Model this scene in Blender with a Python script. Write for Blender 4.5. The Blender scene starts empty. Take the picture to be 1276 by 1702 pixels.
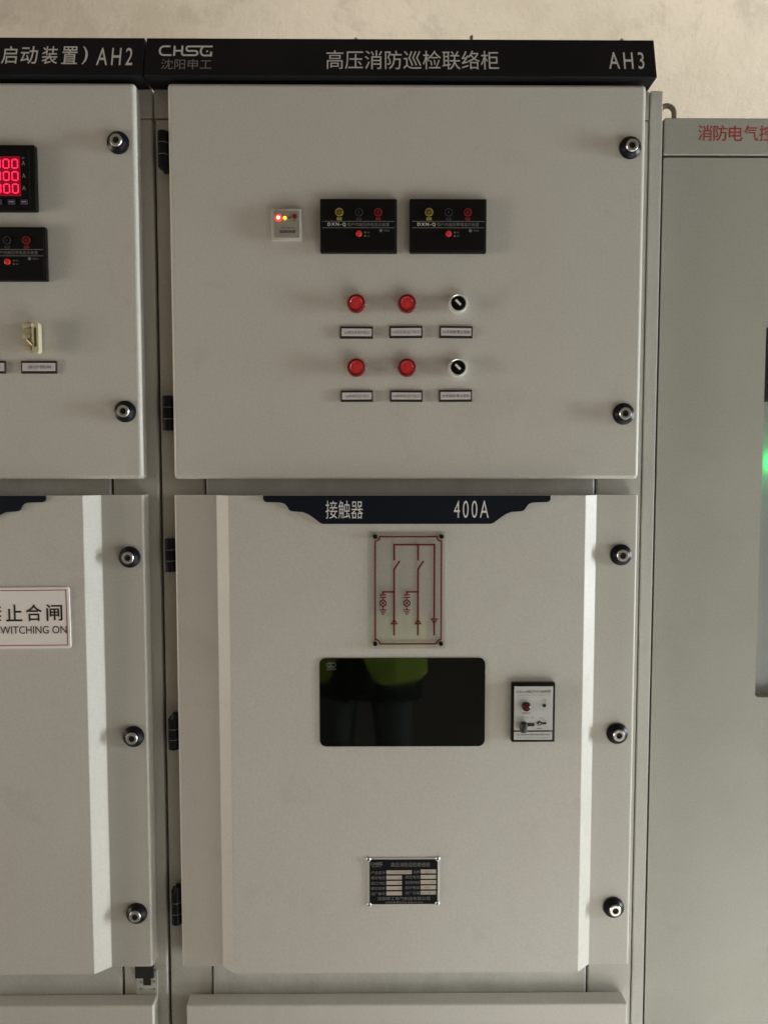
import bpy, bmesh, math, random
from mathutils import Vector, Matrix
R = math.radians
random.seed(7)
SC = bpy.context.scene
COL = SC.collection

# ------------------------------------------------------------------ camera
cam_d = bpy.data.cameras.new('camera')
cam_d.sensor_fit = 'HORIZONTAL'; cam_d.sensor_width = 36.0
cam_d.lens = 36.0 * 1278.0 / 1276.0
cam_d.clip_start = 0.02; cam_d.clip_end = 100.0
cam = bpy.data.objects.new('camera', cam_d); COL.objects.link(cam)
cam.location = (0.0, -1.30, 1.50)
cam.rotation_euler = (R(90 - 3.63), 0.0, R(-0.45))
SC.camera = cam

# ------------------------------------------------------------------ light of the room
world = bpy.data.worlds.new('World'); SC.world = world; world.use_nodes = True
bg = world.node_tree.nodes['Background']
bg.inputs['Color'].default_value = (1.0, 0.76, 0.565, 1); bg.inputs['Strength'].default_value = 0.138

def area_lamp(name, loc, target, sx, sy, power, color):
    d = bpy.data.lights.new(name, 'AREA'); d.shape = 'RECTANGLE'; d.size = sx; d.size_y = sy
    d.energy = power; d.color = color
    o = bpy.data.objects.new(name, d); COL.objects.link(o); o.location = loc
    o.rotation_euler = (Vector(target) - Vector(loc)).to_track_quat('-Z', 'Y').to_euler()
    return o
# daylight from the open doorway at the right end of the room, grazing the cabinet fronts
area_lamp('doorway_daylight', (6.4, -0.80, 1.15), (0.0, -0.1, 1.0), 0.62, 2.3, 335, (0.91, 0.97, 1.0))
# weaker daylight from the far left end
area_lamp('far_window_light', (-4.6, -1.0, 1.1), (0.0, -0.2, 1.0), 0.9, 1.6, 80, (1.0, 0.93, 0.82))
# tube lamps behind the cabinets that light the rear wall
area_lamp('rear_aisle_lamp', (1.25, 0.55, 3.5), (1.25, 1.6, 2.65), 3.8, 0.25, 15.5, (1.0, 0.91, 0.79))

# added spot on the floor; its bounce brightens the lower doors
sd = bpy.data.lights.new('floor_bounce_spot', 'SPOT'); sd.energy = 5600; sd.spot_size = R(26); sd.spot_blend = 0.3; sd.shadow_soft_size = 0.05; sd.color = (1.0, 0.98, 0.94)
so_ = bpy.data.objects.new('floor_bounce_spot', sd); COL.objects.link(so_); so_.location = (4.2, -2.0, 2.5)
so_.rotation_euler = (Vector((1.5, -1.1, 0.0)) - so_.location).to_track_quat('-Z', 'Y').to_euler()

SC.view_settings.view_transform = 'Standard'; SC.view_settings.look = 'None'
SC.view_settings.exposure = 0.0; SC.view_settings.gamma = 1.0
SC.view_settings.use_curve_mapping = False
SC.cycles.max_bounces = 8
SC.cycles.use_denoising = True

# ------------------------------------------------------------------ materials
def new_mat(name):
    m = bpy.data.materials.new(name); m.use_nodes = True
    nt = m.node_tree; return m, nt, nt.nodes['Principled BSDF']
def simple(name, col, rough=0.5, metal=0.0, emit=None, estr=0.0, ior=1.45, coat=0.0, spec=0.5):
    m, nt, b = new_mat(name)
    b.inputs['Specular IOR Level'].default_value = spec
    b.inputs['Base Color'].default_value = (*col, 1); b.inputs['Roughness'].default_value = rough
    b.inputs['Metallic'].default_value = metal; b.inputs['IOR'].default_value = ior
    b.inputs['Coat Weight'].default_value = coat
    if emit:
        b.inputs['Emission Color'].default_value = (*emit, 1); b.inputs['Emission Strength'].default_value = estr
    return m
def noise_paint(name, col_a, col_b, rough, bump, scale=1.7, grain=900.0, metal=0.0, specks=0.0, spec=0.5):
    """painted sheet steel: slow tonal drift, fine orange peel, scattered dust specks"""
    m, nt, b = new_mat(name); N = nt.nodes; L = nt.links
    tc = N.new('ShaderNodeNewGeometry')
    n1 = N.new('ShaderNodeTexNoise'); n1.inputs['Scale'].default_value = scale; n1.inputs['Detail'].default_value = 5
    n1.inputs['Roughness'].default_value = 0.6
    mp = N.new('ShaderNodeMapping'); mp.inputs['Scale'].default_value = (1, 1, 0.55)
    L.new(tc.outputs['Position'], mp.inputs['Vector']); L.new(mp.outputs['Vector'], n1.inputs['Vector'])
    ramp = N.new('ShaderNodeValToRGB'); ramp.color_ramp.elements[0].position = 0.32; ramp.color_ramp.elements[1].position = 0.68
    ramp.color_ramp.elements[0].color = (*col_a, 1); ramp.color_ramp.elements[1].color = (*col_b, 1)
    L.new(n1.outputs['Fac'], ramp.inputs['Fac'])
    # fine mottling of the powder coat
    n2 = N.new('ShaderNodeTexNoise'); n2.inputs['Scale'].default_value = 260; n2.inputs['Detail'].default_value = 3
    L.new(tc.outputs['Position'], n2.inputs['Vector'])
    mr = N.new('ShaderNodeMapRange'); mr.inputs['From Min'].default_value = 0.3; mr.inputs['From Max'].default_value = 0.7
    mr.inputs['To Min'].default_value = 0.94; mr.inputs['To Max'].default_value = 1.05
    L.new(n2.outputs['Fac'], mr.inputs['Value'])
    mx = N.new('ShaderNodeMix'); mx.data_type = 'RGBA'; mx.blend_type = 'MULTIPLY'; mx.inputs['Factor'].default_value = 1
    L.new(ramp.outputs['Color'], mx.inputs['A']); L.new(mr.outputs['Result'], mx.inputs['B'])
    out_col = mx.outputs['Result']
    n4 = N.new('ShaderNodeTexNoise'); n4.inputs['Scale'].default_value = 8.0; n4.inputs['Detail'].default_value = 9; n4.inputs['Roughness'].default_value = 0.72; n4.inputs['Distortion'].default_value = 0.5
    L.new(tc.outputs['Position'], n4.inputs['Vector'])
    sm = N.new('ShaderNodeMapRange'); sm.inputs['From Min'].default_value = 0.56; sm.inputs['From Max'].default_value = 0.70; sm.inputs['To Min'].default_value = 0.0; sm.inputs['To Max'].default_value = 0.16
    L.new(n4.outputs['Fac'], sm.inputs['Value'])
    ms = N.new('ShaderNodeMix'); ms.data_type = 'RGBA'; L.new(sm.outputs['Result'], ms.inputs['Factor']); L.new(out_col, ms.inputs['A'])
    ms.inputs['B'].default_value = (col_a[0] * 0.55, col_a[1] * 0.53, col_a[2] * 0.5, 1)
    out_col = ms.outputs['Result']
    if specks > 0:
        v = N.new('ShaderNodeTexVoronoi'); v.inputs['Scale'].default_value = 13; v.inputs['Randomness'].default_value = 1
        L.new(tc.outputs['Position'], v.inputs['Vector'])
        n3 = N.new('ShaderNodeTexNoise'); n3.inputs['Scale'].default_value = 3.1
        L.new(tc.outputs['Position'], n3.inputs['Vector'])
        lt = N.new('ShaderNodeMath'); lt.operation = 'LESS_THAN'; lt.inputs[1].default_value = specks
        L.new(v.outputs['Distance'], lt.inputs[0])
        gt = N.new('ShaderNodeMath'); gt.operation = 'GREATER_THAN'; gt.inputs[1].default_value = 0.54
        L.new(n3.outputs['Fac'], gt.inputs[0])
        mu = N.new('ShaderNodeMath'); mu.operation = 'MULTIPLY'; L.new(lt.outputs[0], mu.inputs[0]); L.new(gt.outputs[0], mu.inputs[1])
        m2 = N.new('ShaderNodeMath'); m2.operation = 'MULTIPLY'; m2.inputs[1].default_value = 0.5; L.new(mu.outputs[0], m2.inputs[0])
        mk = N.new('ShaderNodeMix'); mk.data_type = 'RGBA'; L.new(m2.outputs[0], mk.inputs['Factor'])
        L.new(out_col, mk.inputs['A']); mk.inputs['B'].default_value = (0.12, 0.10, 0.08, 1)
        out_col = mk.outputs['Result']
    L.new(out_col, b.inputs['Base Color'])
    b.inputs['Roughness'].default_value = rough; b.inputs['Metallic'].default_value = metal; b.inputs['Specular IOR Level'].default_value = spec
    ns = N.new('ShaderNodeTexNoise'); ns.inputs['Scale'].default_value = 6.5; ns.inputs['Detail'].default_value = 7; ns.inputs['Distortion'].default_value = 0.8
    L.new(tc.outputs['Position'], ns.inputs['Vector'])
    rs = N.new('ShaderNodeMapRange'); rs.inputs['From Min'].default_value = 0.35; rs.inputs['From Max'].default_value = 0.7
    rs.inputs['To Min'].default_value = rough - 0.06; rs.inputs['To Max'].default_value = rough + 0.14
    L.new(ns.outputs['Fac'], rs.inputs['Value']); L.new(rs.outputs['Result'], b.inputs['Roughness'])
    nb = N.new('ShaderNodeTexNoise'); nb.inputs['Scale'].default_value = grain; nb.inputs['Detail'].default_value = 2
    L.new(tc.outputs['Position'], nb.inputs['Vector'])
    bp = N.new('ShaderNodeBump'); bp.inputs['Strength'].default_value = bump; bp.inputs['Distance'].default_value = 0.0006
    L.new(nb.outputs['Fac'], bp.inputs['Height']); L.new(bp.outputs['Normal'], b.inputs['Normal'])
    return m

M = {}
M['paint'] = noise_paint('cabinet_powder_coat', (0.58, 0.556, 0.502), (0.602, 0.598, 0.545), 0.42, 0.22, specks=0.012)
M['frame'] = noise_paint('cabinet_frame_paint', (0.50, 0.495, 0.45), (0.56, 0.55, 0.50), 0.45, 0.2, scale=4, specks=0.02)
M['zinc'] = noise_paint('galvanised_rail', (0.50, 0.50, 0.465), (0.60, 0.595, 0.555), 0.5, 0.3, scale=22, metal=0.1)
M['rpaint'] = noise_paint('control_cabinet_paint', (0.405, 0.41, 0.355), (0.44, 0.445, 0.385), 0.42, 0.22, scale=1.3, specks=0.01)
M['header'] = noise_paint('black_header_paint', (0.008, 0.008, 0.010), (0.014, 0.014, 0.017), 0.5, 0.15, scale=6, spec=0.2)
M['silver_ink'] = simple('silver_grey_ink', (0.74, 0.74, 0.73), 0.6)
M['silver_dim'] = simple('thin_silver_ink', (0.25, 0.25, 0.26), 0.6)
M['plate_black'] = simple('blue_black_plate', (0.005, 0.008, 0.015), 0.45, spec=0.25)
M['hinge'] = simple('blue_black_hinge', (0.008, 0.009, 0.014), 0.4, spec=0.25)
M['hinge_line'] = simple('hinge_washer_grey', (0.14, 0.14, 0.15), 0.5)
M['lock_black'] = simple('lock_black', (0.006, 0.006, 0.012), 0.36, spec=0.3)
M['chrome'] = simple('chrome', (0.66, 0.65, 0.62), 0.33, 0.9)
M['bright_ring'] = simple('polished_ring', (0.86, 0.85, 0.82), 0.22, 0.45)
M['pointer'] = simple('white_pointer_paint', (0.78, 0.78, 0.76), 0.5)
M['dark_hole'] = simple('dark_hole', (0.02, 0.017, 0.014), 0.7)
M['black_plastic'] = simple('black_plastic', (0.006, 0.006, 0.005), 0.45, spec=0.2)
M['black_gloss'] = simple('black_gloss_face', (0.005, 0.005, 0.0045), 0.5, spec=0.2)
M['black_ink'] = simple('black_ink', (0.02, 0.018, 0.017), 0.7)
M['grey_ink'] = simple('grey_ink', (0.20, 0.19, 0.19), 0.7)
M['face_ink'] = simple('face_grey_ink', (0.20, 0.20, 0.19), 0.7)
M['card'] = simple('white_card', (0.66, 0.62, 0.63), 0.55)
M['label_frame'] = simple('label_frame_black', (0.022, 0.018, 0.018), 0.5)
M['sign_white'] = simple('sign_white', (0.93, 0.88, 0.84), 0.35)
M['sign_red'] = simple('sign_red', (0.36, 0.05, 0.055), 0.5)
M['dark_red'] = simple('mimic_dark_red', (0.15, 0.008, 0.008), 0.5)
M['red_ink'] = simple('red_ink', (0.42, 0.035, 0.035), 0.6)
M['red_rim'] = simple('red_lamp_rim', (0.13, 0.004, 0.006), 0.25, emit=(1, 0.01, 0.015), estr=0.010)
M['yellow'] = simple('yellow_ring', (0.34, 0.28, 0.05), 0.5)
M['yellow_dim'] = simple('yellow_lens', (0.10, 0.08, 0.015), 0.3)
M['green_dim'] = simple('green_grey_lens', (0.035, 0.04, 0.042), 0.3)
M['red_ring'] = simple('red_ring', (0.22, 0.012, 0.015), 0.5)
M['red_dim'] = simple('red_lens_off', (0.10, 0.012, 0.014), 0.25)
M['red_button'] = simple('red_button', (0.55, 0.03, 0.025), 0.35, emit=(1, 0.03, 0.02), estr=0.08)
M['segment'] = simple('lit_red_segment', (0.4, 0.0, 0.02), 0.5, emit=(1.0, 0.018, 0.07), estr=2.4)
M['halo_red'] = simple('red_led_halo', (0.5, 0.03, 0.03), 0.4, emit=(1.0, 0.07, 0.06), estr=0.9)  # bloom around the red LED, put into a glowing disc
M['halo_yellow'] = simple('yellow_led_halo', (0.5, 0.35, 0.03), 0.4, emit=(1.0, 0.40, 0.03), estr=0.6)  # the same glow for the yellow LED
M['digit_glow'] = simple('red_digit_glow', (0.02, 0.0, 0.001), 0.5, emit=(1.0, 0.0, 0.05), estr=0.2)  # red glow of the digits, put into the emission of a panel
M['led_red'] = simple('lit_red_led', (0.8, 0.1, 0.05), 0.4, emit=(1.0, 0.10, 0.05), estr=26)
M['led_yellow'] = simple('lit_yellow_led', (0.8, 0.7, 0.1), 0.4, emit=(1.0, 0.62, 0.03), estr=7)
M['led_green'] = simple('lit_green_led', (0.1, 0.8, 0.2), 0.4, emit=(0.05, 1.0, 0.22), estr=22)
M['violet_key'] = simple('violet_key', (0.06, 0.055, 0.10), 0.3)
M['key_mark'] = simple('key_mark', (0.28, 0.27, 0.36), 0.5)
M['cream_shade'] = simple('cream_base', (0.40, 0.37, 0.26), 0.5)
M['cream'] = simple('cream_plastic', (0.58, 0.54, 0.36), 0.42)
M['brass'] = simple('brass_strip', (0.30, 0.21, 0.09), 0.4, 0.6)
M['unit_grey'] = simple('unit_face_grey', (0.30, 0.285, 0.24), 0.5)
M['clear_frame'] = simple('clear_plastic_frame', (0.54, 0.51, 0.46), 0.3)
M['lock_face'] = simple('interlock_face_silver', (0.58, 0.58, 0.56), 0.45)
M['knob'] = simple('dark_knob', (0.03, 0.03, 0.027), 0.5)
M['alu'] = simple('nameplate_aluminium', (0.62, 0.60, 0.56), 0.4, 0.3)
M['plate_bright'] = simple('zinc_mounting_plate', (0.74, 0.74, 0.73), 0.45, 0.2)
M['name_black'] = simple('nameplate_black', (0.006, 0.006, 0.008), 0.5, spec=0.15)
M['cell'] = simple('nameplate_cell', (0.50, 0.45, 0.38), 0.5, 0.2)
M['rubber'] = simple('rubber', (0.02, 0.02, 0.02), 0.7)
M['steel'] = simple('steel', (0.35, 0.34, 0.32), 0.45, 0.6)
M['eye_grey'] = simple('painted_eye_grey', (0.40, 0.37, 0.32), 0.55)
M['floor'] = noise_paint('cement_floor', (0.36, 0.36, 0.345), (0.43, 0.425, 0.405), 0.6, 0.3, scale=3)

def lens_mat(name, col, estr):
    m, nt, b = new_mat(name); N = nt.nodes; L = nt.links
    g = N.new('ShaderNodeNewGeometry')
    n = N.new('ShaderNodeTexVoronoi'); n.inputs['Scale'].default_value = 420; L.new(g.outputs['Position'], n.inputs['Vector'])
    r = N.new('ShaderNodeValToRGB'); r.color_ramp.elements[0].color = (*col, 1)
    r.color_ramp.elements[1].color = (col[0] * 0.5, col[1] * 0.4, col[2] * 0.4, 1)
    L.new(n.outputs['Distance'], r.inputs['Fac']); L.new(r.outputs['Color'], b.inputs['Base Color'])
    bp = N.new('ShaderNodeBump'); bp.inputs['Strength'].default_value = 0.6; bp.inputs['Distance'].default_value = 0.001
    L.new(n.outputs['Distance'], bp.inputs['Height']); L.new(bp.outputs['Normal'], b.inputs['Normal'])
    b.inputs['Roughness'].default_value = 0.3; b.inputs['Coat Weight'].default_value = 0.6; b.inputs['Coat Roughness'].default_value = 0.08
    b.inputs['Emission Color'].default_value = (1.0, 0.03, 0.04, 1); b.inputs['Emission Strength'].default_value = estr
    return m
M['red_lens'] = lens_mat('red_lamp_lens', (0.50, 0.03, 0.035), 0.11)

def glass_mat(name, tint, gloss_col, ior):
    """see-through pane: dark transparent body plus a clear surface reflection"""
    m = bpy.data.materials.new(name); m.use_nodes = True; nt = m.node_tree; N = nt.nodes; L = nt.links
    N.remove(N['Principled BSDF'])
    t = N.new('ShaderNodeBsdfTransparent'); t.inputs['Color'].default_value = (*tint, 1)
    g = N.new('ShaderNodeBsdfGlossy'); g.inputs['Roughness'].default_value = 0.015; g.inputs['Color'].default_value = (*gloss_col, 1)
    f = N.new('ShaderNodeFresnel'); f.inputs['IOR'].default_value = ior
    ge = N.new('ShaderNodeNewGeometry'); iv = N.new('ShaderNodeMath'); iv.operation = 'SUBTRACT'; iv.inputs[0].default_value = 1.0; L.new(ge.outputs['Backfacing'], iv.inputs[1])
    mu = N.new('ShaderNodeMath'); mu.operation = 'MULTIPLY'; L.new(f.outputs[0], mu.inputs[0]); L.new(iv.outputs[0], mu.inputs[1])   # one clear surface reflection per pane
    x = N.new('ShaderNodeMixShader'); L.new(mu.outputs[0], x.inputs[0]); L.new(t.outputs[0], x.inputs[1]); L.new(g.outputs[0], x.inputs[2])
    L.new(x.outputs[0], N['Material Output'].inputs['Surface'])
    return m
M['pane'] = glass_mat('clear_door_pane', (0.86, 0.87, 0.87), (1, 1, 1), 1.5)
M['acrylic'] = glass_mat('clear_acrylic', (0.965, 0.965, 0.96), (1, 1, 1), 1.58)
# dark observation glass
mm, nt_, b_ = new_mat('dark_green_black_glass')
b_.inputs['Base Color'].default_value = (0.0016, 0.0026, 0.0014, 1); b_.inputs['Roughness'].default_value = 0.02; b_.inputs['IOR'].default_value = 1.56
gn = nt_.nodes.new('ShaderNodeTexNoise'); gn.inputs['Scale'].default_value = 18; gn.inputs['Detail'].default_value = 6; gn.inputs['Distortion'].default_value = 1.0
gg = nt_.nodes.new('ShaderNodeNewGeometry'); nt_.links.new(gg.outputs['Position'], gn.inputs['Vector'])
gr = nt_.nodes.new('ShaderNodeMapRange'); gr.inputs['From Min'].default_value = 0.4; gr.inputs['From Max'].default_value = 0.75; gr.inputs['To Min'].default_value = 0.012; gr.inputs['To Max'].default_value = 0.09
nt_.links.new(gn.outputs['Fac'], gr.inputs['Value']); nt_.links.new(gr.outputs['Result'], b_.inputs['Roughness'])
M['dark_glass'] = mm

def wall_mat():
    m, nt, b = new_mat('stained_plaster'); N = nt.nodes; L = nt.links
    g = N.new('ShaderNodeNewGeometry')
    n1 = N.new('ShaderNodeTexNoise'); n1.inputs['Scale'].default_value = 2.1; n1.inputs['Detail'].default_value = 10; n1.inputs['Roughness'].default_value = 0.62
    L.new(g.outputs['Position'], n1.inputs['Vector'])
    r1 = N.new('ShaderNodeValToRGB'); e = r1.color_ramp.elements
    e[0].position = 0.36; e[0].color = (0.60, 0.545, 0.44, 1); e[1].position = 0.60; e[1].color = (0.70, 0.635, 0.53, 1)
    m_ = r1.color_ramp.elements.new(0.47); m_.color = (0.655, 0.60, 0.495, 1)
    L.new(n1.outputs['Fac'], r1.inputs['Fac'])
    n2 = N.new('ShaderNodeTexNoise'); n2.inputs['Scale'].default_value = 3.3; n2.inputs['Detail'].default_value = 10; n2.inputs['Roughness'].default_value = 0.7; n2.inputs['Distortion'].default_value = 0.35
    mp = N.new('ShaderNodeMapping'); mp.inputs['Location'].default_value = (3.7, 0, 1.9); L.new(g.outputs['Position'], mp.inputs['Vector']); L.new(mp.outputs['Vector'], n2.inputs['Vector'])
    r2 = N.new('ShaderNodeValToRGB'); r2.color_ramp.elements[0].position = 0.56; r2.color_ramp.elements[1].position = 0.66
    r2.color_ramp.elements[0].color = (0, 0, 0, 1); r2.color_ramp.elements[1].color = (0.34, 0.34, 0.34, 1)
    L.new(n2.outputs['Fac'], r2.inputs['Fac'])
    mx = N.new('ShaderNodeMix'); mx.data_type = 'RGBA'; L.new(r2.outputs['Color'], mx.inputs['Factor'])
    L.new(r1.outputs['Color'], mx.inputs['A']); mx.inputs['B'].default_value = (0.36, 0.32, 0.255, 1)
    L.new(mx.outputs['Result'], b.inputs['Base Color']); b.inputs['Roughness'].default_value = 0.9
    n3 = N.new('ShaderNodeTexNoise'); n3.inputs['Scale'].default_value = 26; n3.inputs['Detail'].default_value = 10; n3.inputs['Roughness'].default_value = 0.68
    L.new(g.outputs['Position'], n3.inputs['Vector'])
    bp = N.new('ShaderNodeBump'); bp.inputs['Strength'].default_value = 0.5; bp.inputs['Distance'].default_value = 0.012
    L.new(n3.outputs['Fac'], bp.inputs['Height']); L.new(bp.outputs['Normal'], b.inputs['Normal'])
    return m
M['wall'] = wall_mat()

# ------------------------------------------------------------------ mesh helpers (millimetres in, metres out)
WLOC = {}
def tag(o, label=None, cat=None, group=None, kind=None):
    for k, v in (('label', label), ('category', cat), ('group', group), ('kind', kind)):
        if v: o[k] = v
    return o
def empty(name, loc_mm, label, cat, group=None):
    o = bpy.data.objects.new(name, None); COL.objects.link(o)
    o.location = Vector(loc_mm) * 0.001; o.empty_display_size = 0.05
    WLOC[o] = Vector(o.location); return tag(o, label, cat, group)
def rrect(x0, x1, z0, z1, r, n=5):
    pts = []
    for cx, cz, a in ((x1 - r, z0 + r, -90), (x1 - r, z1 - r, 0), (x0 + r, z1 - r, 90), (x0 + r, z0 + r, 180)):
        for i in range(n + 1):
            t = R(a + 90.0 * i / n); pts.append((cx + r * math.cos(t), cz + r * math.sin(t)))
    return pts
class MB:
    def __init__(s): s.bm = bmesh.new()
    def _bev(s, edges, b, seg):
        if b > 0: bmesh.ops.bevel(s.bm, geom=list(edges), offset=b, segments=seg, affect='EDGES', profile=0.5, clamp_overlap=True)
    def box(s, x0, x1, y0, y1, z0, z1, b=0, seg=2):
        v = [s.bm.verts.new(p) for p in ((x0,y0,z0),(x1,y0,z0),(x1,y1,z0),(x0,y1,z0),(x0,y0,z1),(x1,y0,z1),(x1,y1,z1),(x0,y1,z1))]
        fs = [s.bm.faces.new([v[i] for i in f]) for f in ((0,3,2,1),(4,5,6,7),(0,1,5,4),(1,2,6,5),(2,3,7,6),(3,0,4,7))]
        s._bev({e for f in fs for e in f.edges}, b, seg); return s
    def prism_y(s, pts, yf, yb, b=0, seg=2):
        """outline in x,z (counter-clockwise seen from the front) from y front to y back"""
        a = [s.bm.verts.new((x, yf, z)) for x, z in pts]; c = [s.bm.verts.new((x, yb, z)) for x, z in pts]
        n = len(pts); ff = s.bm.faces.new(a); s.bm.faces.new(c[::-1])
        for i in range(n): s.bm.faces.new((a[i], c[i], c[(i+1) % n], a[(i+1) % n]))
        s._bev(ff.edges, b, seg); return s
    def prism_z(s, pts, z0, z1, b=0, seg=2):
        a = [s.bm.verts.new((x, y, z0)) for x, y in pts]; c = [s.bm.verts.new((x, y, z1)) for x, y in pts]
        n = len(pts); fs = [s.bm.faces.new(a[::-1]), s.bm.faces.new(c)]
        for i in range(n): fs.append(s.bm.faces.new((a[i], a[(i+1) % n], c[(i+1) % n], c[i])))
        s._bev({e for f in fs for e in f.edges}, b, seg); return s
    def prism_x(s, pts, x0, x1, b=0, seg=2):
        a = [s.bm.verts.new((x0, y, z)) for y, z in pts]; c = [s.bm.verts.new((x1, y, z)) for y, z in pts]
        n = len(pts); fs = [s.bm.faces.new(a), s.bm.faces.new(c[::-1])]
        for i in range(n): fs.append(s.bm.faces.new((a[i], c[i], c[(i+1) % n], a[(i+1) % n])))
        s._bev({e for f in fs for e in f.edges}, b, seg); return s
    def lathe(s, cx, cz, prof, n=28, rot=0.0):
        """profile of (radius, y) about the y axis; a first or last radius of 0 closes the shape"""
        rings = []
        for r, y in prof:
            if r <= 1e-6: rings.append([s.bm.verts.new((cx, y, cz))])
            else: rings.append([s.bm.verts.new((cx + r*math.cos(rot + 2*math.pi*i/n), y, cz + r*math.sin(rot + 2*math.pi*i/n))) for i in range(n)])
        for a, c in zip(rings, rings[1:]):
            for i in range(n):
                j = (i + 1) % n
                if len(a) == 1 and len(c) == 1: continue
                if len(a) == 1: s.bm.faces.new((a[0], c[j], c[i]))
                elif len(c) == 1: s.bm.faces.new((a[i], a[j], c[0]))
                else: s.bm.faces.new((a[i], a[j], c[j], c[i]))
        return s
    def tube(s, path, r, n=10):
        rings = []; P = [Vector(p) for p in path]
        for i, p in enumerate(P):
            t = (P[min(i+1, len(P)-1)] - P[max(i-1, 0)]).normalized()
            u = t.orthogonal().normalized() if i == 0 else (u - t * u.dot(t)).normalized()
            w = t.cross(u); rr = r[i] if isinstance(r, (list, tuple)) else r
            rings.append([s.bm.verts.new(p + rr*(u*math.cos(2*math.pi*k/n) + w*math.sin(2*math.pi*k/n))) for k in range(n)])
        for a, c in zip(rings, rings[1:]):
            for k in range(n): s.bm.faces.new((a[k], a[(k+1) % n], c[(k+1) % n], c[k]))
        s.bm.faces.new(rings[0][::-1]); s.bm.faces.new(rings[-1]); return s
    def stroke(s, pts, w, y, t=0.15, closed=False):
        """printed line of width w through x,z points"""
        P = [Vector((a, c)) for a, c in pts]; n = len(P)
        L = []; Rr = []
        for i in range(n):
            if closed: p0, p1 = P[i-1], P[(i+1) % n]
            else: p0, p1 = P[max(i-1, 0)], P[min(i+1, n-1)]
            d0 = (P[i]-p0).normalized() if (P[i]-p0).length > 1e-9 else None
            d1 = (p1-P[i]).normalized() if (p1-P[i]).length > 1e-9 else None
            d0 = d0 or d1; d1 = d1 or d0
            n0 = Vector((-d0.y, d0.x)); n1 = Vector((-d1.y, d1.x)); b = (n0 + n1)
            b = b.normalized() if b.length > 1e-6 else n0
            k = w / 2 / max(0.35, b.dot(n0))
            L.append(P[i] + b*k); Rr.append(P[i] - b*k)
        rng = range(n) if closed else range(n-1)
        vl = [s.bm.verts.new((p.x, y - t, p.y)) for p in L]; vr = [s.bm.verts.new((p.x, y - t, p.y)) for p in Rr]
        for i in rng:
            j = (i+1) % n; s.bm.faces.new((vr[i], vr[j], vl[j], vl[i]))
        return s
    def text(s, body, x0, x1, z0, z1, y, bold=0.0, t=0.25, space=1.0):
        """lettering fitted to a box; y may be a function of z"""
        c = bpy.data.curves.new('lettering', 'FONT'); c.body = body; c.size = 1.0; c.resolution_u = 3; c.offset = bold; c.space_character = space
        tmp = bpy.data.objects.new('lettering_tmp', c)
        me = bpy.data.meshes.new_from_object(tmp)
        bpy.data.objects.remove(tmp); bpy.data.curves.remove(c)
        xs = [v.co.x for v in me.vertices]; ys = [v.co.y for v in me.vertices]
        ax, bx, ay, by = min(xs), max(xs), min(ys), max(ys)
        vs = []
        for v in me.vertices:
            X = x0 + (v.co.x - ax) / (bx - ax) * (x1 - x0); Z = z0 + (v.co.y - ay) / (by - ay) * (z1 - z0)
            Y = y(Z) if callable(y) else y
            vs.append(s.bm.verts.new((X, Y - t, Z)))
        for p in me.polygons:
            try: s.bm.faces.new([vs[i] for i in p.vertices])
            except ValueError: pass
        bpy.data.meshes.remove(me); return s
    def turn(s, cx, cz, deg):
        m = Matrix.Translation((cx, 0, cz)) @ Matrix.Rotation(R(deg), 4, 'Y') @ Matrix.Translation((-cx, 0, -cz))
        bmesh.ops.transform(s.bm, matrix=m, verts=s.bm.verts); return s
    def build(s, name, mat, parent=None, smooth=30, recalc=True):
        if recalc: bmesh.ops.recalc_face_normals(s.bm, faces=s.bm.faces)
        lo = Vector((min(v.co.x for v in s.bm.verts), min(v.co.y for v in s.bm.verts), min(v.co.z for v in s.bm.verts)))
        hi = Vector((max(v.co.x for v in s.bm.verts), max(v.co.y for v in s.bm.verts), max(v.co.z for v in s.bm.verts)))
        c = Vector(((lo.x+hi.x)/2, (lo.y+hi.y)/2, lo.z))
        for v in s.bm.verts: v.co = (v.co - c) * 0.001
        me = bpy.data.meshes.new(name); s.bm.to_mesh(me); s.bm.free()
        me.materials.append(M[mat])
        if smooth:
            me.polygons.foreach_set('use_smooth', [True] * len(me.polygons)); me.set_sharp_from_angle(angle=R(smooth))
        o = bpy.data.objects.new(name, me); COL.objects.link(o)
        w = c * 0.001; WLOC[o] = w
        if parent is not None:
            o.parent = parent; o.location = w - WLOC[parent]
        else: o.location = w
        return o

# ------------------------------------------------------------------ setting
wall = MB().box(-6000, 7000, 1600, 1700, 0, 5000).build('wall', 'wall', smooth=0); tag(wall, kind='structure')
fl = MB().box(-6000, 7000, -4500, 1600, -100, -1).build('floor', 'floor', smooth=0); tag(fl, kind='structure')

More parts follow.
